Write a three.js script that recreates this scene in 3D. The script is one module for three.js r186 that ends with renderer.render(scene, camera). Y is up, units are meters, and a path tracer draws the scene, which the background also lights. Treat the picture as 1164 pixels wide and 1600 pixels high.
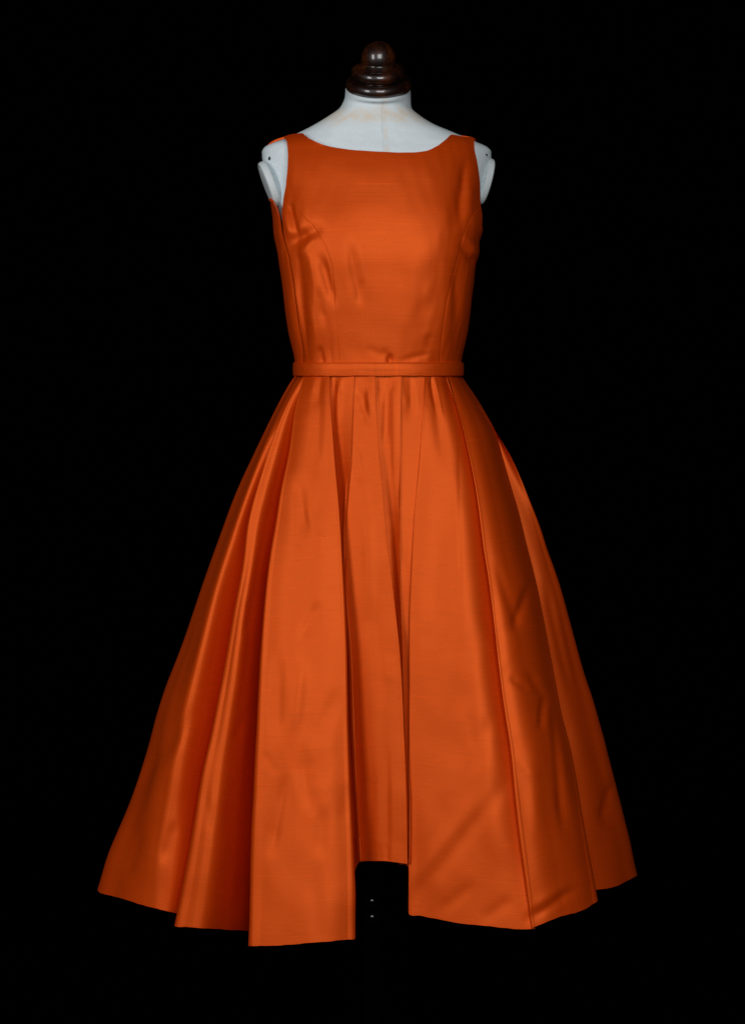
import * as THREE from 'three';
import { createNoise2D, createNoise3D } from 'simplex-noise';
import { mergeGeometries } from 'three/addons/utils/BufferGeometryUtils.js';
import { RectAreaLightUniformsLib } from 'three/addons/lights/RectAreaLightUniformsLib.js';

// ---------------------------------------------------------------- camera, light, exposure
const PW = 1164, PH = 1600, FOCAL = 2476, DIST = 2.6, PITCH = 3.7 * Math.PI / 180;   // photograph size in pixels, lens in pixels
const MM = DIST / FOCAL;                                                              // metres per pixel at the dress axis
const CX = -9 * MM, CY = 1.313;
const scene = new THREE.Scene();
scene.background = new THREE.Color(0x000000);
const camera = new THREE.PerspectiveCamera(2 * Math.atan(PH / 2 / FOCAL) * 180 / Math.PI, PW / PH, 0.05, 40);
camera.position.set(CX, CY, DIST);
camera.rotation.x = -PITCH;
scene.add(camera);
const renderer = new THREE.WebGLRenderer({ antialias: true });
renderer.toneMapping = THREE.LinearToneMapping;
renderer.toneMappingExposure = 1.0;
renderer.shadowMap.enabled = true;
RectAreaLightUniformsLib.init();
function areaLight(x, y, z, w, h, power, target, color) {
  const l = new THREE.RectAreaLight(color, power, w, h);
  l.position.set(x, y, z); l.lookAt(...target); scene.add(l);
  return l;
}
areaLight(-2.0, 2.0, 2.75, 0.8, 1.6, 8.2, [0, 1.2, 0], new THREE.Color(1.0, 1.0, 1.0));     // tall window-like light, to the left
areaLight(0.35, 2.1, 3.4, 1.4, 1.6, 6.9, [0, 1.15, 0], new THREE.Color(1.0, 1.0, 1.0));   // wide light above and behind the lens

// ---------------------------------------------------------------- helpers
function rng(seed) { let a = seed >>> 0; return () => { a = (a + 0x6d2b79f5) | 0; let t = Math.imul(a ^ (a >>> 15), 1 | a); t = (t + Math.imul(t ^ (t >>> 7), 61 | t)) ^ t; return ((t ^ (t >>> 14)) >>> 0) / 4294967296; }; }
const n2 = createNoise2D(rng(7)), n3 = createNoise3D(rng(11));
const lerp = (a, b, t) => a + (b - a) * t, clamp = (x, a, b) => Math.min(b, Math.max(a, x));
const smooth = (a, b, x) => { const t = clamp((x - a) / (b - a), 0, 1); return t * t * (3 - 2 * t); };
const cp = Math.cos(PITCH), sp = Math.sin(PITCH);
function unproject(px, py, z) {                            // the point in the plane z that a pixel of the photograph looks at
  const dx = (px - PW / 2) / FOCAL, dy = -(py - PH / 2) / FOCAL;
  const vy = dy * cp - sp, vz = -cp - dy * sp, s = (z - DIST) / vz;
  return [CX + dx * s, CY + vy * s, z];
}
function project(x, y, z) {
  const ux = x - CX, uy = y - CY, uz = z - DIST;
  const yy = uy * cp - uz * sp, zz = -(uy * sp + uz * cp);
  return [PW / 2 + FOCAL * ux / zz, PH / 2 - FOCAL * yy / zz];
}
const Y = (py) => unproject(591, py, 0)[1];                 // height of a pixel row on the dress axis
function curve(points) {                                    // monotone cubic through [[y, value], ...]
  const n = points.length, xs = points.map((p) => p[0]), ys = points.map((p) => p[1]), d = [], m = [];
  for (let i = 0; i < n - 1; i++) d.push((ys[i + 1] - ys[i]) / (xs[i + 1] - xs[i]));
  for (let i = 0; i < n; i++) m.push(i === 0 ? d[0] : i === n - 1 ? d[n - 2] : d[i - 1] * d[i] <= 0 ? 0 : 2 * d[i - 1] * d[i] / (d[i - 1] + d[i]));
  return (x) => {
    if (x <= xs[0]) return ys[0] + m[0] * Math.max(x - xs[0], -30);
    if (x >= xs[n - 1]) return ys[n - 1] + m[n - 1] * (x - xs[n - 1]);
    let i = 0; while (x > xs[i + 1]) i++;
    const h = xs[i + 1] - xs[i], t = (x - xs[i]) / h, t2 = t * t, t3 = t2 * t;
    return (2 * t3 - 3 * t2 + 1) * ys[i] + (t3 - 2 * t2 + t) * h * m[i] + (-2 * t3 + 3 * t2) * ys[i + 1] + (t3 - t2) * h * m[i + 1];
  };
}
function soft(points, sigma) {                              // the same, with the kinks of hand tracing smoothed away
  const f = curve(points), a = points[0][0], b = points[points.length - 1][0], n = 900, step = (b - a) / (n - 1), raw = [], out = [];
  for (let i = 0; i < n; i++) raw.push(f(a + i * step));
  for (let i = 0; i < n; i++) {
    const s = Math.max(step, Math.min(typeof sigma === 'function' ? sigma(a + i * step) : sigma, i * step, (n - 1 - i) * step)), m = Math.min(i, n - 1 - i, Math.ceil(3 * s / step));
    let w = 0, v = 0;
    for (let k = -m; k <= m; k++) { const g = Math.exp(-0.5 * (k * step / s) ** 2); w += g; v += g * raw[i + k]; }
    out.push(v / w);
  }
  return (x) => { const q = (x - a) / step; if (q <= 0) return f(x) ; if (q >= n - 1) return f(x); const i = Math.floor(q); return lerp(out[i], out[i + 1], q - i); };
}
class Grid {                                                // columns run left to right seen from outside, rows run down
  constructor(nu, nv) { this.nu = nu; this.nv = nv; this.p = new Float64Array(nu * nv * 3); this.uv = new Float32Array(nu * nv * 2); }
  set(i, j, x, y, z) { const k = (j * this.nu + i) * 3; this.p[k] = x; this.p[k + 1] = y; this.p[k + 2] = z; }
  get(i, j) { const k = (j * this.nu + i) * 3; return [this.p[k], this.p[k + 1], this.p[k + 2]]; }
  normals(closed = false) {
    const { nu, nv } = this, N = new Float64Array(nu * nv * 3);
    for (let j = 0; j < nv; j++) for (let i = 0; i < nu; i++) {
      let i0 = i - 1, i1 = i + 1;
      if (closed) { if (i0 < 0) i0 = nu - 2; if (i1 >= nu) i1 = 1; } else { i0 = Math.max(0, i0); i1 = Math.min(nu - 1, i1); }
      const j0 = Math.max(0, j - 1), j1 = Math.min(nv - 1, j + 1);
      const a = this.get(i0, j), b = this.get(i1, j), c = this.get(i, j0), d = this.get(i, j1);
      const ux = b[0] - a[0], uy = b[1] - a[1], uz = b[2] - a[2], vx = d[0] - c[0], vy = d[1] - c[1], vz = d[2] - c[2];
      let x = vy * uz - vz * uy, y = vz * ux - vx * uz, z = vx * uy - vy * ux;
      const l = Math.hypot(x, y, z) || 1, k = (j * nu + i) * 3;
      N[k] = x / l; N[k + 1] = y / l; N[k + 2] = z / l;
    }
    return N;
  }
  displace(N, f) {
    for (let j = 0; j < this.nv; j++) for (let i = 0; i < this.nu; i++) {
      const k = (j * this.nu + i) * 3, h = f(i, j, [this.p[k], this.p[k + 1], this.p[k + 2]], [N[k], N[k + 1], N[k + 2]]);
      for (let c = 0; c < 3; c++) this.p[k + c] += h * N[k + c];
    }
  }
  geometry(N, c0 = 0, c1 = this.nu - 1, r0 = 0, r1 = this.nv - 1, offset = 0, flip = false) {
    const w = c1 - c0 + 1, h = r1 - r0 + 1, pos = new Float32Array(w * h * 3), nor = new Float32Array(w * h * 3), uv = new Float32Array(w * h * 2), idx = [];
    for (let j = 0; j < h; j++) for (let i = 0; i < w; i++) {
      const s = ((j + r0) * this.nu + i + c0), k = j * w + i;
      for (let c = 0; c < 3; c++) { pos[k * 3 + c] = this.p[s * 3 + c] + offset * N[s * 3 + c]; nor[k * 3 + c] = (flip ? -1 : 1) * N[s * 3 + c]; }
      uv[k * 2] = this.uv[s * 2]; uv[k * 2 + 1] = this.uv[s * 2 + 1];
      if (i < w - 1 && j < h - 1) { const a = k, b = k + 1, c = k + w, d = k + w + 1; if (flip) idx.push(a, b, c, b, d, c); else idx.push(a, c, b, b, c, d); }
    }
    const g = new THREE.BufferGeometry();
    g.setAttribute('position', new THREE.BufferAttribute(pos, 3)); g.setAttribute('normal', new THREE.BufferAttribute(nor, 3)); g.setAttribute('uv', new THREE.BufferAttribute(uv, 2));
    g.setIndex(idx);
    return g;
  }
  thick(N, t) {                                             // the sheet, its inner face and the turned edge between them
    const out = this.geometry(N), inn = this.geometry(N, 0, this.nu - 1, 0, this.nv - 1, -t, true), { nu, nv } = this, ring = [];
    for (let i = 0; i < nu; i++) ring.push([i, 0]);
    for (let j = 1; j < nv; j++) ring.push([nu - 1, j]);
    for (let i = nu - 2; i >= 0; i--) ring.push([i, nv - 1]);
    for (let j = nv - 2; j >= 0; j--) ring.push([0, j]);
    const pos = [], uv = [], idx = [];
    ring.forEach(([i, j], q) => {
      const k = (j * nu + i) * 3;
      for (const o of [0, -t]) { for (let c = 0; c < 3; c++) pos.push(this.p[k + c] + o * N[k + c]); uv.push(this.uv[(k / 3) * 2], this.uv[(k / 3) * 2 + 1]); }
      if (q) { const a = 2 * q - 2; idx.push(a, a + 2, a + 1, a + 1, a + 2, a + 3); }
    });
    const rim = new THREE.BufferGeometry();
    rim.setAttribute('position', new THREE.Float32BufferAttribute(pos, 3)); rim.setAttribute('uv', new THREE.Float32BufferAttribute(uv, 2)); rim.setIndex(idx); rim.computeVertexNormals();
    return mergeGeometries([out, inn, rim]);
  }
}
function mesh(name, geometry, material, parent = scene) {
  const m = new THREE.Mesh(geometry, material); m.name = name; m.castShadow = true; m.receiveShadow = true; parent.add(m);
  return m;
}
function group(name, parent = scene) { const g = new THREE.Group(); g.name = name; parent.add(g); return g; }
function dataTexture(w, h, fn, srgb) {
  const d = new Uint8Array(w * h * 4);
  for (let y = 0; y < h; y++) for (let x = 0; x < w; x++) { const c = fn(x, y); const k = (y * w + x) * 4; d[k] = c[0]; d[k + 1] = c[1]; d[k + 2] = c[2]; d[k + 3] = 255; }
  const t = new THREE.DataTexture(d, w, h); t.magFilter = THREE.LinearFilter; t.minFilter = THREE.LinearFilter; t.wrapS = t.wrapT = THREE.RepeatWrapping;
  if (srgb) t.colorSpace = THREE.SRGBColorSpace;
  t.needsUpdate = true;
  return t;
}

// ---------------------------------------------------------------- materials
const SLUB = 0.55;                                          // metres of cloth in one tile of the weave
const slubs = (() => {                                      // silk with slubs: short thick threads lying across the cloth, finer ones along it
  const W = 1024, v = new Float32Array(W * W), r = rng(3);
  for (let k = 0; k < 9000; k++) {
    const across = r() < 0.75, x = Math.floor(r() * W), y = Math.floor(r() * W), L = Math.floor(14 + 120 * r() * r()), h = (r() - 0.45) * (across ? 1 : 0.6), w = 1 + Math.floor(r() * r() * 5);
    for (let i = 0; i < L; i++) for (let q = 0; q < w; q++) {
      const f = Math.sin(Math.PI * (i + 0.5) / L), X = across ? (x + i) % W : (x + q) % W, Z = across ? (y + q) % W : (y + i) % W;
      v[Z * W + X] += h * f;
    }
  }
  for (let k = 0; k < W * W; k++) v[k] = clamp(v[k] + 0.5 * (r() - 0.5), -1.6, 1.6);
  return v;
})();
const silkWeave = dataTexture(1024, 1024, (x, y) => { const q = 128 + 62 * slubs[y * 1024 + x]; return [q, q, q]; });
silkWeave.repeat.set(1 / SLUB, 1 / SLUB);
const silkTone = dataTexture(1024, 1024, (x, y) => { const q = 234 + 14 * slubs[y * 1024 + x]; return [q, q, q]; }, true);
silkTone.repeat.set(1 / SLUB, 1 / SLUB);
const silk = new THREE.MeshPhysicalMaterial({
  color: new THREE.Color().setRGB(0.87, 0.072, 0.001), map: silkTone, bumpMap: silkWeave, bumpScale: 0.0002,
  roughness: 0.52, metalness: 0.3, ior: 1.8, specularIntensity: 1.0, specularColor: new THREE.Color().setRGB(1.0, 0.6, 0.18), side: THREE.DoubleSide,
});
const calico = (() => {
  const W = 1024, r = rng(9);
  const map = dataTexture(W, W, (x, y) => {
    const u = x / W, v = y / W;                             // u round the body (0.5 is the front), v from hem of the form to neck top
    let c = [232, 243, 248];
    const th = (u - 0.5) * 2 * Math.PI, w = n2(u * 30, v * 46) * 0.5 + n2(u * 80, v * 120) * 0.3;
    const py = 860 - v * 735;
    const band = Math.exp(-(((py - 190 - 7 * Math.cos(th) - 6 * n2(u * 14, 3)) / 11) ** 2)) * clamp(0.65 + 0.7 * w, 0, 1) * (Math.abs(th) < 1.25 ? 1 : 0.3);
    const seam = Math.exp(-(((Math.sin(th) * lerp(50, 178, smooth(165, 232, py)) - 10) / 3.5) ** 2)) * clamp(0.45 + w, 0, 1) * (py < 300 ? 0.7 : 0);
    const k = clamp(band + seam, 0, 1);
    c = [lerp(c[0], 230, k), lerp(c[1], 216, k), lerp(c[2], 198, k)];
    const g = 6 * w + 7 * (r() - 0.5);
    const hw = lerp(50, 178, smooth(165, 232, py)), ts = Math.asin(5.5 / hw), line = Math.abs(th - ts) * hw < 0.9 && py < 320 ? 16 : 0;
    return c.map((q) => clamp(q + g - line, 0, 255));
  }, true);
  const bump = dataTexture(256, 256, () => { const v = 100 + 90 * r(); return [v, v, v]; });
  bump.repeat.set(14, 14);
  return new THREE.MeshStandardMaterial({ map, bumpMap: bump, bumpScale: 0.0001, roughness: 0.85 });
})();
const plateMaterial = new THREE.MeshStandardMaterial({ color: new THREE.Color().setRGB(0.74, 0.81, 0.82), roughness: 0.6 });
const wood = (() => {
  const W = 512, r = rng(21);
  const map = dataTexture(W, W, (x, y) => {
    const u = x / W * 2 * Math.PI, v = y / W, q = n3(Math.cos(u) * 1.1, Math.sin(u) * 1.1, v * 2.2), f = n3(Math.cos(u) * 5, Math.sin(u) * 5, v * 26) * 0.5 + n3(Math.cos(u) * 3, Math.sin(u) * 3, v * 70) * 0.5;
    const k = clamp(0.42 + 0.45 * q + 0.42 * f, 0, 1) ** 1.4;
    return [lerp(16, 92, k), lerp(3, 40, k), lerp(1, 4, k)].map((c) => clamp(c + 8 * (r() - 0.5), 0, 255));
  }, true);
  return new THREE.MeshPhysicalMaterial({ map, roughness: 0.4, clearcoat: 1, clearcoatRoughness: 0.12 });
})();
const blackIron = new THREE.MeshPhysicalMaterial({ color: new THREE.Color().setRGB(0.002, 0.002, 0.002), roughness: 0.13, specularIntensity: 0.6 });
const blackPaint = new THREE.MeshPhysicalMaterial({ color: new THREE.Color().setRGB(0.0006, 0.0006, 0.0006), roughness: 0.9, specularIntensity: 0.02 });
const blackCloth = new THREE.MeshPhysicalMaterial({ color: new THREE.Color().setRGB(0.0003, 0.0003, 0.0003), roughness: 1, specularIntensity: 0 });
const inkMaterial = new THREE.MeshStandardMaterial({ color: new THREE.Color().setRGB(0.004, 0.005, 0.03), roughness: 0.5 });

// ---------------------------------------------------------------- the setting: a black cloth sweep
{
  const s = new THREE.Shape(), Z = 3.4, B = -2.6, H = 4.2;
  s.moveTo(Z, 0); s.lineTo(B + 0.5, 0); s.quadraticCurveTo(B, 0, B, 0.5); s.lineTo(B, H); s.lineTo(B - 0.02, H); s.lineTo(B - 0.02, 0.5); s.quadraticCurveTo(B - 0.02, -0.02, B + 0.5, -0.02); s.lineTo(Z, -0.02); s.closePath();
  const g = new THREE.ExtrudeGeometry(s, { depth: 7, bevelEnabled: false, curveSegments: 16 });
  g.rotateY(-Math.PI / 2); g.translate(3.5, 0, 0);
  const floor = mesh('backdrop', g, blackCloth);
  floor.userData = { kind: 'structure', label: 'black cloth backdrop curving down into the floor', category: 'backdrop' };
}

// ---------------------------------------------------------------- body sections, shared by the form and the bodice
function sections(rows, n) {                                // rows of [pixel row, half width left, half width right, front depth, back depth]
  const ys = rows.map((r) => [-Y(r[0]), r]);
  const sg = (y) => (-y > Y(240) ? 4 : 13) * MM, col2 = (k) => soft(ys.map(([y, r]) => [y, r[k]]), sg), colW = (k) => soft(ys.map(([y, r]) => [y, r[k] * MM]), (y) => (-y > Y(240) ? 1.5 : 5) * MM);
  const L = colW(1), R = colW(2), F = col2(3), B = col2(4);
  return { L: (y) => L(-y), R: (y) => R(-y), F: (y) => F(-y), B: (y) => B(-y), n };
}
const bumps = [[546, 395], [666, 395]].map(([x, y]) => unproject(x, y, 0.1));
function surface(S, th, y, puff) {                          // th 0 faces the camera, negative to its left
  const s = Math.sin(th), c = Math.cos(th), e = 2 / S.n(y);
  const px = Math.sign(s) * Math.abs(s) ** e, pz = Math.sign(c) * Math.abs(c) ** e;
  const w = s < 0 ? S.L(y) : S.R(y), f = S.F(y), b = S.B(y), zc = (f + b) / 2 * 0.5;
  const x = w * px;
  let z = c > 0 ? zc + (f - zc) * pz : zc + (zc - b) * pz;
  if (c > 0) for (const q of bumps) z += puff * Math.exp(-(((x - q[0]) / 0.052) ** 2) - (((y - q[1]) / 0.062) ** 2)) * Math.min(1, c * 2);
  return [x, y, z];
}
const formS = sections([
  [118, 50, 49, 0.080, -0.026], [140, 50, 49, 0.078, -0.032], [157, 51, 49.5, 0.072, -0.045], [170, 58, 50.5, 0.066, -0.055], [184, 78, 66, 0.064, -0.065], [198, 102, 90, 0.064, -0.075], [207, 120, 113, 0.065, -0.082],
  [219, 147, 142, 0.067, -0.09], [226, 168, 159, 0.069, -0.095], [231, 177, 170, 0.071, -0.098], [239, 180, 175, 0.074, -0.10], [250, 179, 174, 0.079, -0.105], [290, 168, 164, 0.092, -0.113], [325, 157, 156, 0.098, -0.116],
  [352, 148, 148, 0.104, -0.113], [380, 141, 141, 0.107, -0.11], [450, 131, 131, 0.098, -0.098], [520, 127, 127, 0.09, -0.088], [566, 120, 120, 0.085, -0.083], [640, 132, 132, 0.10, -0.10], [760, 150, 150, 0.105, -0.12], [860, 146, 146, 0.10, -0.115],
], () => 2.15);
const dressN = curve([[-Y(200), 2.1], [-Y(300), 2.6], [-Y(380), 3.5], [-Y(480), 3.5], [-Y(566), 2.9], [-Y(600), 2.5]]);
const dressS = sections([
  [196, 84, 78, 0.060, -0.070], [205, 112, 108, 0.066, -0.079], [208, 121, 116, 0.069, -0.084], [211, 136, 131, 0.071, -0.088], [214, 149, 148, 0.073, -0.091], [218, 162, 156, 0.0745, -0.094], [226, 174, 163, 0.088, -0.100],
  [240, 180, 167, 0.097, -0.106], [290, 174, 166, 0.116, -0.121], [307, 167.5, 165, 0.119, -0.123], [325, 164.5, 163, 0.123, -0.124], [350, 161, 162.5, 0.127, -0.122], [372, 159.5, 158, 0.129, -0.119], [385, 157, 153.5, 0.130, -0.117], [400, 154, 154.5, 0.130, -0.115],
  [417, 152, 149, 0.1295, -0.112], [444, 148, 146.5, 0.1275, -0.107], [472, 145, 143, 0.1265, -0.103], [520, 138, 137, 0.1215, -0.096], [566, 128.5, 128.5, 0.116, -0.092], [590, 127, 127, 0.116, -0.092],
], (y) => dressN(-y));
const DP = 0.005;
function onDress(px, py) {                                  // where a pixel falls on the front of the bodice: [angle, height]
  let z = 0.06, th = 0, y = 0;
  for (let k = 0; k < 24; k++) {
    const [x, yy] = unproject(px, py, z); y = yy;
    const w = x < 0 ? dressS.L(y) : dressS.R(y);
    th = Math.asin(clamp(Math.sign(x) * Math.min(1, Math.abs(x / w)) ** (dressS.n(y) / 2), -1, 1));
    z = lerp(z, surface(dressS, th, y, DP)[2], 0.6);
  }
  return [th, y];
}

// ---------------------------------------------------------------- creases traced from the photograph: soft troughs (negative) and ridges in the cloth
function crease(list) {                                     // [x0, y0, x1, y1, half width in pixels, depth in millimetres]
  return (p, n) => {
    if (n[2] < 0.12) return 0;
    const [x, y] = project(...p); let h = 0;
    for (const [x0, y0, x1, y1, w, d] of list) {
      const lx = x1 - x0, ly = y1 - y0, L = Math.hypot(lx, ly), t = ((x - x0) * lx + (y - y0) * ly) / (L * L), e = ((x - x0) * -ly + (y - y0) * lx) / L;
      if (t < -0.3 || t > 1.3 || Math.abs(e) > 4 * w) continue;
      const fade = smooth(-0.3, 0.25, t) * (1 - smooth(0.75, 1.3, t));
      h += d * 0.001 * fade * Math.exp(-((e / w) ** 2));
    }
    return h * smooth(0.12, 0.4, n[2]);
  };
}

// ---------------------------------------------------------------- the dress
const dress = group('dress');
dress.userData = { label: 'orange silk sleeveless dress with boat neckline, waistband and full pleated skirt', category: 'dress' };

// --- skirt
const WAIST_A = 0.1325, WAIST_F = 0.112, WAIST_B = -0.098;
const TA = soft([[586, 462], [600, 452], [640, 430], [700, 401], [765, 371], [830, 346], [890, 324], [960, 300], [1017, 281], [1094, 250], [1199, 220], [1276, 193], [1341, 167], [1392, 151]], 16);
const TC = soft([[586, 475], [592, 472], [626, 451], [684, 427], [746, 407], [780, 397], [825, 387], [874, 382], [943, 368], [1045, 350], [1142, 331], [1216, 315], [1337, 296], [1447, 274]], 16);
const TD = soft([[586, 477], [592, 474], [609, 468], [643, 460], [705, 452], [760, 440], [829, 429], [850, 425], [919, 416], [1021, 408], [1142, 402], [1256, 398], [1378, 392], [1479, 389]], 16);
const TE = soft([[586, 515], [609, 515], [653, 518], [722, 523], [787, 529], [849, 533], [907, 536], [1016, 541], [1130, 544], [1244, 548], [1354, 552], [1467, 554]], 16);
const TV = soft([[586, 533], [643, 532], [712, 535], [780, 537], [849, 538], [907, 540], [1016, 545], [1130, 549], [1244, 552], [1349, 556]], 16);
const TF = soft([[586, 554], [643, 551], [712, 549], [780, 544], [849, 541], [915, 541], [1016, 549], [1130, 553], [1244, 558], [1346, 564]], 16);
const TG = soft([[586, 586], [643, 588], [705, 592], [760, 597], [815, 602], [870, 608], [907, 613], [973, 620], [1038, 626], [1122, 630.5], [1222, 634], [1350, 637]], 16);
const TM = soft([[586, 606], [643, 604], [712, 607], [780, 611], [849, 614], [907, 617], [1016, 621], [1130, 625], [1244, 629], [1350, 631]], 16);
const TH = soft([[586, 627.5], [643, 626], [746, 626], [815, 625], [900, 625], [1016, 629], [1130, 632], [1244, 635], [1350, 637]], 16);
const TI = soft([[586, 664], [643, 661], [695, 657], [753, 652], [815, 646.5], [900, 643], [938, 641], [1069, 639.5], [1200, 639], [1350, 638], [1428, 638.5]], 16);
const TJ = soft([[586, 697], [597, 700], [625, 710], [660, 721], [688, 728], [730, 737], [766, 744], [816, 751], [856, 755.5], [903, 763], [981, 772], [1052, 780], [1104, 787], [1174, 798], [1236, 804.5], [1310, 813], [1376, 822], [1453, 832]], 16);
const TK = soft([[586, 720], [601, 730], [618, 742], [648, 760], [676, 775], [690, 779], [713, 785], [758, 798], [799, 810], [853, 823], [920, 840], [1012, 859], [1113, 877], [1183, 894], [1266, 907.5], [1341, 921], [1408, 933]], 8);
const TL = soft([[586, 713], [601, 724], [618, 736], [648, 757], [676, 775], [690, 784], [715, 799], [751, 815.5], [785, 829.5], [821, 843.5], [858, 855], [907, 872], [977, 892], [1047, 912], [1113, 932], [1174, 947], [1240, 964.5], [1301, 980], [1367, 996]], 8);
const TA2 = soft([[586, 467], [640, 438], [690, 416], [750, 393], [820, 369], [903, 342], [1012, 316], [1134, 290], [1230, 275], [1330, 262], [1418, 254]], 16);
const mix = (a, b, k) => (y) => lerp(a(y), b(y), k), add = (a, d0, d1) => (y) => a(y) + lerp(d0, d1, smooth(586, 1400, y));
// x trace, hem row, hem depth, offset at the waist (mm), fold radius at waist and hem (m), first fold of a new panel
const lines = [
  { x: TA, hem: 1392, z: 0.035, zb: -0.03, o: 0, r: [0.01, 0.07] },
  { x: mix(TA, TA2, 0.55), hem: 1409, z: 0.118, o: 0, r: [0.006, 0.06] },
  { x: TA2, hem: 1422, z: 0.15, o: 0, r: [0.004, 0.05] },
  { x: add(TC, 5, 9), hem: 1430, z: 0.13, zb: -0.05, o: -2.97, r: [0.002, 0.02], cut: 1 },
  { x: TC, hem: 1447, z: 0.205, o: 1.49, r: [0.002, 0.016] },
  { x: mix(TC, TD, 0.42), hem: 1451, z: 0.225, o: 0, r: [0.004, 0.035] },
  { x: add(TD, 6, 14), hem: 1455, z: 0.06, o: -2.97, r: [0.002, 0.02], cut: 1 },
  { x: TD, hem: 1479, z: 0.278, zb: 0.006, o: 1.49, r: [0.002, 0.018] },
  { x: mix(TD, TE, 0.3), hem: 1477, z: 0.292, zb: 0.006, o: 0.74, r: [0.008, 0.03] },
  { x: mix(TD, TE, 0.72), hem: 1471, z: 0.298, o: 0.74, r: [0.008, 0.03] },
  { x: TE, hem: 1467, z: 0.285, o: 2.23, r: [0.0028, 0.01] },
  { x: add(TE, -6, -10), hem: 1400, z: 0.18, o: -2.23, r: [0.0028, 0.01], cut: 1 },
  { x: TV, hem: 1350, z: 0.19, o: -2.23, r: [0.004, 0.008] },
  { x: TF, hem: 1346, z: 0.21, o: 1.86, r: [0.0028, 0.008] },
  { x: add(TF, -5, -3), hem: 1346, z: 0.205, o: -1.49, r: [0.001, 0.003], cut: 1 },
  { x: mix(TF, TG, 0.5), hem: 1344, z: 0.23, o: 0.38, r: [0.006, 0.02] },
  { x: TG, hem: 1350, z: 0.238, o: 2.23, r: [0.0028, 0.006] },
  { x: add(TG, -9, -12), hem: 1350, z: 0.19, o: -2.23, r: [0.0028, 0.004], cut: 1 },
  { x: TM, hem: 1351, z: 0.19, o: -1.49, r: [0.004, 0.004] },
  { x: TH, hem: 1351, z: 0.212, o: 1.49, r: [0.0028, 0.004] },
  { x: add(TH, -5, -4), hem: 1351, z: 0.203, o: -1.12, r: [0.001, 0.003], cut: 1 },
  { x: add(TI, 7, 16), hem: 1365, z: 0.222, o: 0.27, r: [0.002, 0.006], cut: 1 },
  { x: TI, hem: 1428, z: 0.24, o: 1.62, r: [0.0028, 0.014] },
  { x: mix(TI, TJ, 0.35), hem: 1441, z: 0.265, o: 1.35, r: [0.008, 0.05] },
  { x: mix(TI, TJ, 0.8), hem: 1451, z: 0.279, zb: 0.012, o: 0.5, r: [0.008, 0.04] },
  { x: add(TJ, 8, 3), hem: 1452, z: 0.277, zb: 0.002, o: -3.5, r: [0.002, 0.006] },
  { x: TJ, hem: 1450, z: 0.285, zb: 0.013, o: 2.5, r: [0.002, 0.007], cut: 1 },
  { x: mix(TJ, TK, 0.3), hem: 1436, z: 0.279, zb: 0.018, o: 2.2, r: [0.006, 0.03] },
  { x: mix(TJ, TK, 0.72), hem: 1425, z: 0.256, zb: 0.014, o: 1.5, r: [0.008, 0.04] },
  { x: TK, hem: 1408, z: 0.22, zb: 0.004, o: 1, r: [0.002, 0.012] },
  { x: add(TK, -3, -10), hem: 1392, z: 0.12, o: -6, r: [0.002, 0.01], cut: 1 },
  { x: mix(TK, TL, 0.45), hem: 1386, z: 0.10, o: -5.4, r: [0.004, 0.03] },
  { x: TL, hem: 1367, z: 0.03, o: -5.4, r: [0.006, 0.05] },
];
const ellipseZ = (x) => { const q = Math.max(0, 1 - Math.abs(x / WAIST_A) ** 3) ** (1 / 3); return 0.004 + (WAIST_F - 0.004) * q; };
const grow = (t) => t ** 0.88;
const hemY = unproject(591, 1392, 0)[1], waistY = Y(580);
const back = [[0.425, -0.14], [0.34, -0.19], [0.32, -0.31], [0.17, -0.31], [0.12, -0.40], [-0.01, -0.34], [-0.11, -0.41], [-0.19, -0.31], [-0.32, -0.31], [-0.35, -0.19], [-0.435, -0.14]].map(([hx, hz], i) => {
  const a = Math.PI * (0.5 + (i + 1) / 12), wx = WAIST_A * Math.sin(a), wz = -WAIST_B * Math.cos(a), in_ = i % 2 ? -0.003 : 0.001;
  return { r: [0.003, 0.05], cut: i === 5, at: (t) => { const g = grow(t); return [lerp(wx * (1 + in_ * 8), hx, g), lerp(waistY, hemY, t), lerp(wz * (1 + in_ * 8), hz, g)]; } };
});
for (const l of lines) {
  l.at = (t) => {
    const py = lerp(580, l.hem, t), px = l.x(py), x0 = clamp((l.x(586) - 591) * MM, -WAIST_A, WAIST_A), zw = ellipseZ(x0) + l.o * 0.001;
    return unproject(px, py, lerp(zw, l.z, grow(t)) + (l.zb || 0) * Math.sin(Math.PI * t) );
  };
}
const controls = [...lines, ...back];
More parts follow.
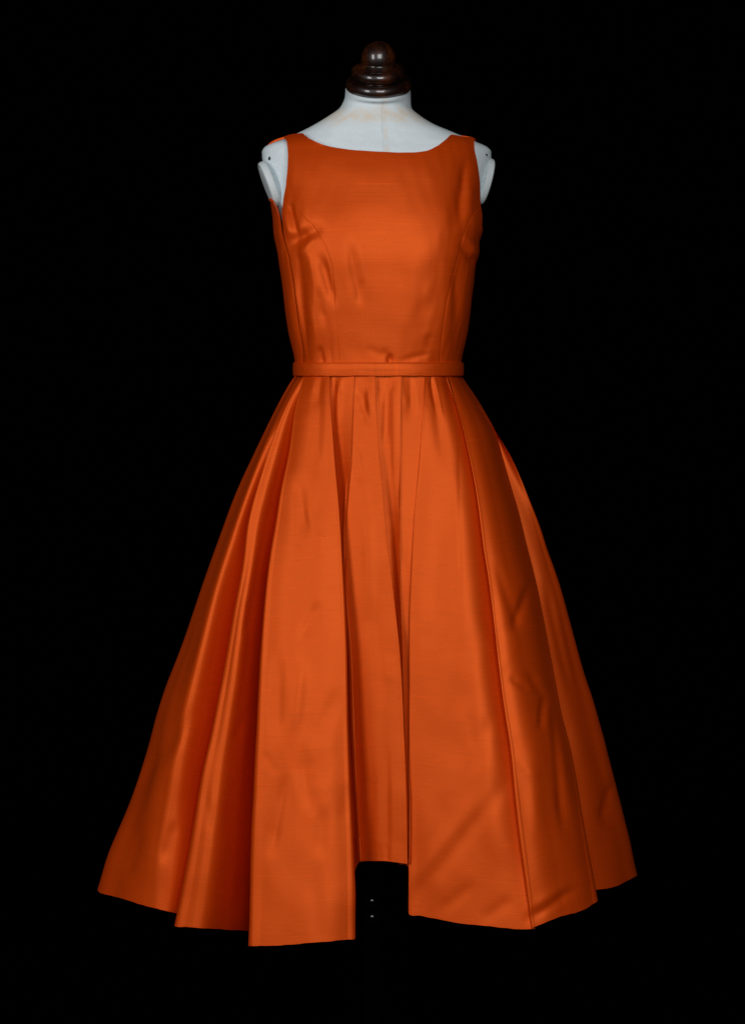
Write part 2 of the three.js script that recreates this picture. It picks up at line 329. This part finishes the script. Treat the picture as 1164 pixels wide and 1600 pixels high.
{
  const NC = controls.length, MC = 9, NS = 15, NT = 260, per = MC + NS, cols = NC * per + 1;
  const G = new Grid(cols, NT);
  const cuts = [], soften = new Float32Array(NC * per).fill(0.5);   // smoothing between the folds; pressed folds keep their edge
  controls.forEach((c, i) => { if (c.r[0] <= 0.003) for (let k = -3; k < MC + 3; k++) soften[(i * per + k + NC * per) % (NC * per)] = k < 0 || k >= MC ? 0.1 : 0; });
  controls.forEach((c, i) => { if (c.x === TA || c.x === TL) for (let k = 0; k < MC; k++) soften[i * per + k] = 0.06; });
  controls.forEach((c, i) => { if (c.cut) cuts.push(i * per + (MC >> 1)); });
  for (let j = 0; j < NT; j++) {
    const t = j / (NT - 1), P = controls.map((c) => new THREE.Vector3(...c.at(t)));
    let run = 0, last = null;
    const fil = controls.map((c, i) => {
      const p = P[i], a = P[(i + NC - 1) % NC], b = P[(i + 1) % NC], la = p.distanceTo(a), lb = p.distanceTo(b);
      const d = Math.min(lerp(c.r[0], c.r[1], t ** 1.1), la * 0.42, lb * 0.42);
      const S = p.clone().addScaledVector(a.clone().sub(p), d / la), E = p.clone().addScaledVector(b.clone().sub(p), d / lb);
      return { S, E, C: p.clone().multiplyScalar(2).addScaledVector(S, -0.5).addScaledVector(E, -0.5) };
    });
    const row = [];
    for (let i = 0; i < NC; i++) {
      const { S, E, C } = fil[i], nx = fil[(i + 1) % NC].S;
      for (let k = 0; k < per; k++) {
        let q;
        if (k < MC) { const s = k / (MC - 1), w = 1 - s; q = S.clone().multiplyScalar(w * w).addScaledVector(C, 2 * w * s).addScaledVector(E, s * s); }
        else q = E.clone().lerp(nx, (k - MC + 1) / (NS + 1));
        row.push(q);
      }
    }
    for (let it = 0; it < 40; it++) {
      const old = row.map((q) => [q.x, q.y, q.z]), m = row.length;
      for (let c = 0; c < m; c++) { const w = soften[c]; if (!w) continue; const a = old[(c + m - 1) % m], b = old[(c + 1) % m], o = old[c]; row[c].set(lerp(o[0], (a[0] + b[0]) / 2, w), lerp(o[1], (a[1] + b[1]) / 2, w), lerp(o[2], (a[2] + b[2]) / 2, w)); }
    }
    row.forEach((q, col) => {
      if (last) run += q.distanceTo(last); last = q;
      G.set(col, j, q.x, q.y, q.z);
      G.uv[(j * cols + col) * 2] = run; G.uv[(j * cols + col) * 2 + 1] = -t * 0.9;
    });
    const q0 = G.get(0, j); G.set(cols - 1, j, ...q0);
    G.uv[(j * cols + cols - 1) * 2] = run; G.uv[(j * cols + cols - 1) * 2 + 1] = -t * 0.9;
  }
  // how much cloth passes each column at the hem: the noise below runs along the cloth, not along the picture
  const along = new Float64Array(cols);
  for (let i = 1; i < cols; i++) { const a = G.get(i - 1, NT - 1), b = G.get(i, NT - 1); along[i] = along[i - 1] + Math.hypot(b[0] - a[0], b[2] - a[2]); }
  const marks = crease([
    [658, 1393, 780, 1236, 14, -1.9], [648, 1372, 740, 1262, 13.5, 1.38], [693, 1420, 735, 1385, 10.8, -1.21], [757, 1436, 795, 1408, 10.8, -1.21], [662, 1003, 693, 958, 10.8, -0.83], [700, 1180, 730, 1080, 29.7, -1.1],
    [831, 1432, 891, 1394, 8.1, -2.75], [838, 1418, 890, 1380, 12.15, 1.65], [846, 1130, 881, 1270, 12.15, -1.43], [862, 1125, 893, 1262, 12.15, 1.21], [807, 980, 826, 930, 13.5, -1.1], [878, 1250, 893, 1322, 9.45, -1.38], [832, 1060, 850, 1120, 12.15, -1.21],
    [946, 1262, 950, 1290, 9.45, -1.65], [925, 1180, 955, 1300, 16.2, -1.1], [880, 960, 905, 1060, 10.8, -1.38], [960, 1270, 962, 1340, 16.2, 1.1],
    [440, 1080, 436, 1330, 16.2, -1.43], [500, 960, 482, 1180, 18.9, -1.21], [466, 900, 474, 1040, 16.2, -0.99], [520, 1240, 512, 1440, 16.2, 1.1], [474, 760, 470, 860, 9.45, -1.1], [505, 720, 498, 800, 8.1, -1.1],
    [604, 1200, 602, 1340, 8.1, -0.88], [580, 1230, 578, 1330, 8.1, -0.88], [586, 1320, 586, 1345, 4.05, -0.66], [594, 1322, 594, 1345, 4.05, -0.66], [604, 1322, 605, 1346, 4.05, -0.66], [565, 640, 570, 700, 9.45, -1.1], [577, 700, 582, 790, 10.8, -0.99],
    [240, 1210, 205, 1340, 18.9, -1.43], [275, 1250, 248, 1400, 16.2, -1.21], [225, 1290, 196, 1370, 10.8, 1.21], [280, 1080, 240, 1240, 16.2, 1.1], [718, 700, 719, 910, 3.38, -0.44], [480, 600, 476, 640, 12.15, -0.88], [560, 612, 566, 640, 8.1, -1.1], [575, 610, 580, 650, 8.1, 0.88],
    [499, 606, 494, 735, 9, -2.4], [464, 755, 476, 825, 9, -2], [530, 600, 526, 655, 5, 1.6], [522, 600, 524, 660, 4, -1.4], [561, 606, 575, 655, 7, -2.2], [557, 700, 565, 750, 8, -1.8], [605, 594, 602, 690, 6, -2.2], [618, 600, 617, 735, 6, 1.8], [645, 590, 640, 650, 8, -1.2], [676, 592, 690, 700, 9, -1.8],
    [550, 1065, 566, 1332, 8, -2.2], [603, 1150, 605, 1332, 7, -1.8], [590, 960, 596, 1080, 8, -1.4], [575, 820, 578, 940, 9, 1.5], [436, 1035, 432, 1140, 11, -2.2], [494, 948, 476, 990, 9, -2.2], [522, 1090, 497, 1162, 14, -1.6], [473, 1190, 486, 1260, 11, -2.2], [441, 1230, 423, 1320, 9, -2.6], [505, 1270, 500, 1330, 12, -1.6], [470, 1050, 462, 1130, 10, 1.8],
    [290, 1125, 203, 1242, 15, -3.4], [262, 1180, 225, 1280, 14, 2.6], [218, 1305, 200, 1365, 9, -2.6], [271, 1292, 257, 1340, 8, -2.2], [392, 940, 384, 988, 6, -1.6], [384, 1112, 370, 1152, 6, -1.6], [300, 990, 272, 1080, 9, -1.8],
    [780, 892, 807, 975, 8, -1.8], [825, 918, 806, 976, 7, -2.6], [828, 1052, 851, 1090, 7, -2], [851, 1092, 845, 1134, 6, -2.8], [864, 1126, 878, 1274, 6, -2.8], [800, 1060, 822, 1075, 6, -1.4], [830, 1190, 838, 1290, 13, 1.8], [858, 936, 887, 1060, 7, -3], [952, 1228, 943, 1275, 7, -3], [930, 1140, 952, 1230, 8, 1.8], [735, 1000, 725, 1100, 16, -1.6], [690, 860, 684, 960, 14, -1.3], [760, 1130, 742, 1200, 12, -1.5],
  ]);
  const r = rng(41), strewn = [];                           // small handling creases, most of them along the cloth
  for (let k = 0; k < 64; k++) {
    const y = 700 + 740 * r(), c = smooth(586, 1450, y), x = lerp(591 - 130 - 290 * c, 591 + 130 + 260 * c, r()), fan = (x - 591) / 1100, tilt = r() < 0.72 ? (r() - 0.5) * 0.4 : (r() - 0.4) * 1.3, L = 30 + 110 * r() * r();
    strewn.push([x, y, x + L * Math.sin(tilt + fan), y + L * Math.cos(tilt + fan), 7 + 9 * r(), (r() < 0.6 ? -1 : 1) * (0.3 + 0.5 * r())]);
  }
  for (let k = 0; k < 26; k++) { const x = 478 + 225 * r(), L = 16 + 45 * r(); strewn.push([x, 588, x + (x - 591) * 0.0022 * L, 588 + L, 3 + 4 * r(), (r() < 0.5 ? -1 : 1) * (0.5 + 0.7 * r())]); }   // puckers where the pleats enter the band
  const small = crease(strewn);
  const N0 = G.normals(true);
  G.displace(N0, (i, j, p, n) => {
    const t = j / (NT - 1), a = along[i], g = smooth(0.02, 0.3, t), edge = 1 - 0.6 * smooth(0.93, 1, t);
    const long = n2(a * 8, t * 2.4 + 4) * 0.0026 * (0.3 + 0.7 * t) + n2(a * 14 + 9, t * 9) * 0.0005 * t;
    return long * g * edge + marks(p, n) + small(p, n);
  });
  for (let i = 0; i < cols; i++) for (let j = NT - 40; j < NT; j++) {   // the hem is not cut with a ruler
    const k = (j * cols + i) * 3, f = (j - NT + 40) / 39; G.p[k + 1] += f * f * 0.0008 * (n2(along[i] * 14, 77) + 0.5 * n2(along[i] * 45, 12)) * (i < cols - 1 ? 1 : 0);
  }
  const N = G.normals(true);
  const skirt = group('skirt', dress);
  const bounds = [0, ...cuts, cols - 1];
  for (let k = 0; k < bounds.length - 1; k++) {
    const c0 = bounds[k], c1 = bounds[k + 1];
    if (c1 - c0 < 2) continue;
    const out = G.geometry(N, c0, c1), r0 = NT - 14, inn = G.geometry(N, c0, c1, r0, NT - 1, -0.0014, true);
    const rim = new THREE.BufferGeometry(), pos = [], uv = [], idx = [];
    for (let i = c0; i <= c1; i++) {
      const s = (NT - 1) * cols + i;
      for (const o of [0, -0.0014]) { for (let c = 0; c < 3; c++) pos.push(G.p[s * 3 + c] + o * N[s * 3 + c]); uv.push(G.uv[s * 2], G.uv[s * 2 + 1]); }
      if (i > c0) { const a = (i - c0) * 2 - 2; idx.push(a, a + 1, a + 2, a + 1, a + 3, a + 2); }
    }
    rim.setAttribute('position', new THREE.Float32BufferAttribute(pos, 3)); rim.setAttribute('uv', new THREE.Float32BufferAttribute(uv, 2)); rim.setIndex(idx); rim.computeVertexNormals();
    mesh('skirt_panel', mergeGeometries([out, inn, rim]), silk, skirt);
  }
}

// --- bodice
function track(points) {                                    // arc-length parameter over points of [angle, height]; pixels are turned into those first
  const q = points.map((p) => (p.th !== undefined ? [p.th, p.raw ? p.y : Y(p.y)] : onDress(p[0], p[1])));
  const wgt = (a, b) => Math.hypot((a[0] - b[0]) * 0.13, a[1] - b[1]);
  const s = [0]; for (let i = 1; i < q.length; i++) s.push(s[i - 1] + wgt(q[i - 1], q[i]));
  const T = s[s.length - 1], ca = curve(s.map((v, i) => [v / T + i * 1e-7, q[i][0]])), cy = curve(s.map((v, i) => [v / T + i * 1e-7, q[i][1]]));
  return (u) => [ca(clamp(u, 0, 1)), cy(clamp(u, 0, 1))];
}
const D = (deg, y) => ({ th: deg * Math.PI / 180, y });
const bodiceMarks = crease([
  [463, 398, 473, 556, 9, -3.2], [456, 372, 480, 366, 9, -2.5], [716, 420, 708, 545, 8, -2.4], [490, 480, 494, 555, 7, 1.6],
  [548, 390, 562, 462, 8.05, -2.08], [560, 385, 572, 455, 10.35, 0.98], [566, 440, 560, 470, 6.9, -0.78],
  [609, 556, 609, 570, 4.6, -2.6], [600, 548, 612, 566, 5.75, -0.98], [628, 563, 672, 552, 4.6, -0.98], [575, 545, 600, 556, 5.75, -0.65],
  [664, 470, 656, 520, 11.5, -1.17], [670, 525, 672, 545, 8.05, -1.3],
  [726, 262, 719, 340, 6.9, -3.74], [735, 290, 733, 335, 6.9, 1.66], [716, 300, 706, 352, 9.2, -1.25],
  [453, 322, 462, 362, 5.17, -3.33], [445, 330, 452, 365, 5.75, 2.08], [449, 384, 498, 356, 10.35, -4.37], [470, 398, 490, 372, 8.05, 2.08], [503, 408, 520, 468, 6.9, -3.74], [487, 400, 497, 470, 9.2, 3.12], [470, 420, 474, 540, 9.2, -3.33], [497, 455, 505, 500, 5.75, -2.08],
  [512, 500, 516, 560, 5.75, -1.66], [500, 545, 504, 566, 4.6, -2.08], [462, 470, 478, 562, 3.45, 1.25],
  [730, 372, 744, 398, 5.75, 2.29], [722, 384, 740, 412, 5.75, -2.59], [712, 430, 722, 540, 8.05, -1.66],
]);
function seamDip(d, w) { return -0.0005 * Math.exp(-((d / w) ** 2)); }
function panel(name, nu, nv, at, seams, label) {
  const G = new Grid(nu, nv);
  for (let j = 0; j < nv; j++) for (let i = 0; i < nu; i++) {
    const [th, y] = at(i / (nu - 1), j / (nv - 1)), p = surface(dressS, th, y, DP);
    G.set(i, j, ...p); G.uv[(j * nu + i) * 2] = th * 0.13; G.uv[(j * nu + i) * 2 + 1] = y;
  }
  if (name === 'front_panel') for (let it = 0; it < 14; it++) {
    const o = G.p.slice();
    for (let j = 1; j < nv - 1; j++) for (let i = 1; i < nu - 1; i++) for (let c = 0; c < 3; c++) { const k = (j * nu + i) * 3 + c; G.p[k] = 0.5 * o[k] + 0.125 * (o[k - 3] + o[k + 3] + o[k - nu * 3] + o[k + nu * 3]); }
  }
  const N0 = G.normals(), edge = 0.0016;
  G.displace(N0, (i, j, p, n) => {
    const a = G.uv[(j * nu + i) * 2], y = p[1];
    let h = n2(a * 16 + 31, y * 7) * 0.0006 + n2(a * 40, y * 16 + 5) * 0.0003 + bodiceMarks(p, n);
    if (seams.left && j / nv > seams.left) { const q = G.get(0, j); h += seamDip(Math.hypot(p[0] - q[0], p[1] - q[1], p[2] - q[2]), edge); }
    if (seams.right && j / nv > seams.right) { const q = G.get(nu - 1, j); h += seamDip(Math.hypot(p[0] - q[0], p[1] - q[1], p[2] - q[2]), edge); }
    return h;
  });
  const m = mesh(name, G.thick(G.normals(), name === 'back_panel' ? 0.003 : 0.0016), silk, dress);
  if (label) m.userData = { label };
  return m;
}
const armL = [[444, 213.5], [448, 220], [449.5, 230], [450, 245], [449, 265], [447, 285], [444.5, 302.5], [442.5, 315]];
const seamL = [[442.5, 315], [452, 319], [464.5, 327.5], [485, 348], [500.5, 370], [511, 393], [518, 417], [521, 444], [523.5, 485], [526, 520], [530, 574]];
const armR = [[739, 215], [740.5, 224], [741, 231], [745, 252.5], [749, 277.5], [750.5, 302], [751, 321]];
const seamR = [[751, 321], [745, 327.5], [738, 336], [731, 352], [719, 393], [712, 417], [705, 444], [696.5, 482], [693, 506], [689, 540], [687, 574]];
const sideL = [[442.5, 315], [441.5, 334], [442.5, 352.5], [444, 367.5], [446, 384], [452, 403], [456, 430], [462, 480], [468, 530], [473, 574]];
const topF = [[444, 213.5], [458, 209.5], [470.5, 207.7], [485, 217], [502, 225], [526, 231], [554, 234.5], [578, 236], [600, 237], [622, 238], [643, 238], [664, 236], [681, 229], [695, 219], [707, 210], [722, 213], [739, 215]];
{
  const L = track([...armL, ...seamL.slice(1)]), R = track([...armR, ...seamR.slice(1)]), T = track(topF), B = track([[530, 574], [570, 574], [609, 574], [650, 574], [687, 574]]);
  const flat = ([th, y]) => { const q = Math.sin(th); return [Math.sign(q) * Math.abs(q) ** (2 / dressS.n(y)), y]; };     // across the chest the cloth is laid out by width, not by angle
  const c00 = flat(L(0)), c10 = flat(R(0)), c01 = flat(L(1)), c11 = flat(R(1));
  panel('front_panel', 130, 130, (u, v) => {
    const l = flat(L(v)), r = flat(R(v)), t = flat(T(u)), b = flat(B(u));
    const [w, y] = [0, 1].map((k) => (1 - u) * l[k] + u * r[k] + (1 - v) * t[k] + v * b[k] - ((1 - u) * (1 - v) * c00[k] + u * (1 - v) * c10[k] + (1 - u) * v * c01[k] + u * v * c11[k]));
    return [Math.asin(clamp(Math.sign(w) * Math.min(1, Math.abs(w)) ** (dressS.n(y) / 2), -1, 1)), y];
  }, { left: 0.28, right: 0.28 });
}
{
  const L = track(sideL), R = track(seamL);
  panel('side_panel', 70, 110, (u, v) => { const a = L(v), b = R(v); return [lerp(a[0], b[0], u), lerp(a[1], b[1], u)]; }, { left: 0.25, right: 0.01 });
}
{
  const L = track(seamR), R = track([[751, 321], [753, 337], [752.5, 352], D(88, 368), D(92, 384), D(94, 420), D(95, 480), D(95, 574)]);
  panel('side_panel', 60, 110, (u, v) => { const a = L(v), b = R(v); return [lerp(a[0], b[0], u), lerp(a[1], b[1], u)]; }, { left: 0.01, right: 0.25 });
}
{
  const pick = (p) => { const [th, y] = onDress(...p); return { th, y, raw: true }; };
  // columns run left to right seen from outside, i.e. from the viewer's right side round the back to the viewer's left
  const Rt = track([D(90, 214), D(112, 222), D(120, 245), D(120, 275), D(112, 310), D(104, 345), D(97, 372), D(94.5, 386), D(94.5, 420), D(95.5, 480), D(95.5, 574)]);
  const lf = [D(270, 213), D(266, 221), D(255, 240), D(250, 270), D(262, 306), ...[[424, 314], [428, 320], [431.5, 326], [437.5, 352], [441, 370], [444, 383], [451, 403.5], [455, 430], [461, 480], [467, 530], [472, 574]].map(pick).map((q) => ({ ...q, th: q.th + 2 * Math.PI }))];
  const Lt = track(lf), T = track([D(90, 214), D(95, 206), D(110, 212), D(140, 228), D(180, 240), D(220, 228), D(250, 212), D(265, 206), D(270, 213)]), B = track([D(95.5, 574), D(150, 574), D(210, 574), lf[lf.length - 1]]);
  const c00 = Rt(0), c10 = Lt(0), c01 = Rt(1), c11 = Lt(1);
  panel('back_panel', 130, 110, (u, v) => {
    const l = Rt(v), r = Lt(v), t = T(u), b = B(u);
    return [0, 1].map((k) => (1 - u) * l[k] + u * r[k] + (1 - v) * t[k] + v * b[k] - ((1 - u) * (1 - v) * c00[k] + u * (1 - v) * c10[k] + (1 - u) * v * c01[k] + u * v * c11[k]));
  }, { left: 0.5, right: 0.5 });
}
// --- waistband: a flat band with rounded edges, edge-stitched top and bottom
{
  const prof = [[-0.003, 0.5], [0.0016, 0.5], [0.0026, 0.47], [0.0024, 0.40], [0.0023, 0.385], [0.0026, 0.36], [0.003, 0], [0.0026, -0.36], [0.0023, -0.385], [0.0024, -0.40], [0.0026, -0.47], [0.0016, -0.5], [-0.003, -0.5]];
  const nu = 241, rows = [];
  for (let k = 0; k < prof.length - 1; k++) for (let s = 0; s < 4; s++) rows.push([lerp(prof[k][0], prof[k + 1][0], s / 4), lerp(prof[k][1], prof[k + 1][1], s / 4)]);
  rows.push(prof[prof.length - 1]);
  const G = new Grid(nu, rows.length), yt = Y(566.5), yb = Y(587), h = yt - yb, ym = (yt + yb) / 2;
  for (let j = 0; j < rows.length; j++) for (let i = 0; i < nu; i++) {
    const th = -Math.PI + 2 * Math.PI * i / (nu - 1), base = surface(dressS, th, Y(572), 0), l = Math.hypot(base[0], base[2]), o = rows[j][0] + 0.0012 + 0.0002 * n2(th * 3, rows[j][1] * 1.5);
    G.set(i, j, base[0] * (1 + o / l), ym + rows[j][1] * h + 0.0004 * n2(th * 5, 9) + bandLift(base[2]), base[2] * (1 + o / l));
    G.uv[(j * nu + i) * 2 + 1] = th * 0.12; G.uv[(j * nu + i) * 2] = rows[j][1] * h;
  }
  mesh('waistband', G.geometry(G.normals(true)), silk, dress);
}
function bandLift(z) { const p = unproject(591, 576.5, z), q = unproject(591, 576.5, 0); return p[1] - q[1]; }   // the band reads level in the photograph, so its front sits this much lower

// ---------------------------------------------------------------- the dress form
const form = group('dress_form');
form.userData = { label: 'cream cloth dressmaker form with turned dark wood neck cap on black stand', category: 'dress form' };
{
  const nu = 161, nv = 220, G = new Grid(nu, nv), y0 = Y(141), y1 = Y(860), ax = unproject(591, 140, 0.02);
  for (let j = 0; j < nv; j++) for (let i = 0; i < nu; i++) {
    const v = (j / (nv - 1)) ** 1.35, th = -Math.PI + 2 * Math.PI * i / (nu - 1), y = lerp(y0, y1, v), p = surface(formS, th, y, DP * 0.7);
    const up = 1 - smooth(Y(180), y0, y) ;
    p[1] += (1 - up) * -0.55 * (p[2] - 0.025);                                     // the neck is cut on a slope, lower in front
    G.set(i, j, ...p); G.uv[(j * nu + i) * 2] = i / (nu - 1); G.uv[(j * nu + i) * 2 + 1] = 1 - v * (860 - 141) / 735 - 23 / 735;
  }
  const N = G.normals(true), parts = [G.geometry(N)];
  for (const j of [0, nv - 1]) {                                                    // close neck and hem of the form
    const c = [0, 0, 0], pos = [], uv = [], idx = [];
    for (let i = 0; i < nu; i++) { const p = G.get(i, j); for (let k = 0; k < 3; k++) c[k] += p[k] / nu; pos.push(...p); uv.push(0.5, 0.02); }
    pos.push(...c); uv.push(0.5, 0.02);
    for (let i = 0; i < nu - 1; i++) { if (j === 0) idx.push(i, i + 1, nu); else idx.push(i + 1, i, nu); }
    const g = new THREE.BufferGeometry(); g.setAttribute('position', new THREE.Float32BufferAttribute(pos, 3)); g.setAttribute('uv', new THREE.Float32BufferAttribute(uv, 2)); g.setIndex(idx); g.computeVertexNormals(); parts.push(g);
  }
  mesh('torso', mergeGeometries(parts), calico, form);
}
// turned wooden cap: base torus, collar, knob
{
  const P = 1.0 * MM, pts = [];
  const arc = (cx, cy, r, a0, a1, n, ry = r) => { for (let k = 0; k <= n; k++) { const a = lerp(a0, a1, k / n) * Math.PI / 180; pts.push(new THREE.Vector2(Math.max(0, (cx + r * Math.cos(a)) * P), (cy + ry * Math.sin(a)) * P)); } };
  pts.push(new THREE.Vector2(0, -2 * P));
  arc(42, 7.5, 9, -90, 80, 18, 9.5);
  arc(32.5, 25, 9, -70, 88, 18, 9.5);
  pts.push(new THREE.Vector2(25.5 * P, 40 * P));
  arc(0, 46, 26.5, -8, 90, 26, 26);
  const g = new THREE.LatheGeometry(pts, 96);
  const cap = mesh('neck_cap', g, wood, form);
  const q = unproject(591.5, 139, 0.03);
  cap.position.set(...q); cap.rotation.x = 0.5;
}
// arm plates
function armPlate(px, py, z, n, roll) {
  const g = group('arm_plate', form), A = 0.038, Bm = 0.033, T = 0.0125;
  const prof = [[0.02, 0], [0.9, 0], [0.97, 0.001], [1, 0.0035], [1, T - 0.0035], [0.97, T - 0.001], [0.92, T], [0.84, T], [0.82, T - 0.0016]].map(([r, y]) => new THREE.Vector2(r, y));
  const rim = new THREE.LatheGeometry(prof, 64); rim.scale(Bm, 1, A); rim.rotateX(Math.PI / 2); rim.computeVertexNormals();
  const face = new THREE.LatheGeometry([[0.82, T - 0.0016], [0.8, T - 0.0004], [0.77, T + 0.0006], [0.5, T + 0.0012], [0, T + 0.0014]].map(([r, y]) => new THREE.Vector2(r, y)), 64); face.scale(Bm, 1, A); face.rotateX(Math.PI / 2);
  mesh('rim', rim, plateMaterial, g); mesh('cover', face, plateMaterial, g);
  g.position.set(...unproject(px, py, z));
  const zz = new THREE.Vector3(...n).normalize(), up = new THREE.Vector3(0, 1, 0), yy = up.clone().addScaledVector(zz, -up.dot(zz)).normalize(), xx = yy.clone().cross(zz);
  g.quaternion.setFromRotationMatrix(new THREE.Matrix4().makeBasis(xx, yy, zz));
}
armPlate(427, 286, 0.022, [-0.93, -0.36, 0.13]);
armPlate(751.5, 282, -0.004, [0.94, -0.24, -0.13]);
// pin head in the cloth of the shoulder, and a torn spot on the other
function onForm(px, py) { let z = 0.03, p; for (let k = 0; k < 24; k++) { const [x, y] = unproject(px, py, z), w = x < 0 ? formS.L(y) : formS.R(y), th = Math.asin(clamp(Math.sign(x) * Math.min(1, Math.abs(x / w)) ** (formS.n(y) / 2), -1, 1)); p = surface(formS, th, y, DP * 0.7); z = lerp(z, p[2], 0.6); } return [...unproject(px, py, z)]; }
{
  const g = new THREE.SphereGeometry(0.003, 20, 14); g.scale(0.9, 1, 0.6);
  const pin = mesh('pin_head', g, inkMaterial, form); pin.position.set(...onForm(421.8, 247.6));
  const s = new THREE.Shape(); s.moveTo(-0.0025, 0.0012); s.lineTo(0.0008, 0.0014); s.lineTo(0.003, 0.0004); s.lineTo(0.0022, -0.0012); s.lineTo(0.0008, -0.0022); s.lineTo(-0.0004, -0.0006); s.closePath();
  const tg = new THREE.ExtrudeGeometry(s, { depth: 0.0008, bevelEnabled: false });
  const tear = mesh('torn_patch', tg, inkMaterial, form), q = onForm(759.5, 242); tear.position.set(q[0], q[1], q[2] + 0.0012); tear.rotation.y = 0.9;
}
// stand: pole with turned collars, four feet
{
  const x0 = -0.011, top = Y(858);
  const pts = [[0.0, 0.06], [0.05, 0.06], [0.055, 0.075], [0.035, 0.11], [0.016, 0.15], [0.016, top - 0.02], [0.05, top - 0.004], [0.05, top + 0.004], [0, top + 0.004]].map(([r, y]) => new THREE.Vector2(r, y));
  const pole = mesh('pole', new THREE.LatheGeometry(pts, 48), blackPaint, form); pole.position.x = x0;
  for (const py of [1405, 1430]) {                                                 // two polished collars show in the gap under the hem
    const q = []; for (let k = 0; k <= 14; k++) { const a = -Math.PI / 2 + Math.PI * k / 14; q.push(new THREE.Vector2(0.0155 + 0.0065 * Math.cos(a), 0.010 * Math.sin(a))); }
    const ring = mesh('collar', new THREE.LatheGeometry(q, 48), blackIron, pole); ring.position.y = Y(py);
  }
  for (let k = 0; k < 4; k++) {
    const a = Math.PI / 4 + k * Math.PI / 2, c = new THREE.CatmullRomCurve3([[0.03, 0.095], [0.09, 0.10], [0.16, 0.05], [0.21, 0.016], [0.235, 0.0145]].map(([r, y]) => new THREE.Vector3(r * Math.cos(a), y, r * Math.sin(a))));
    const leg = mesh('leg', new THREE.TubeGeometry(c, 30, 0.0145, 14, false), blackPaint, form); leg.position.x = x0;
    const e = new THREE.SphereGeometry(0.0185, 18, 12); e.scale(1, 0.8, 1);
    const foot = mesh('foot', e, blackIron, leg); foot.position.set(0.24 * Math.cos(a), 0.0148, 0.24 * Math.sin(a));
  }
}

renderer.render(scene, camera);
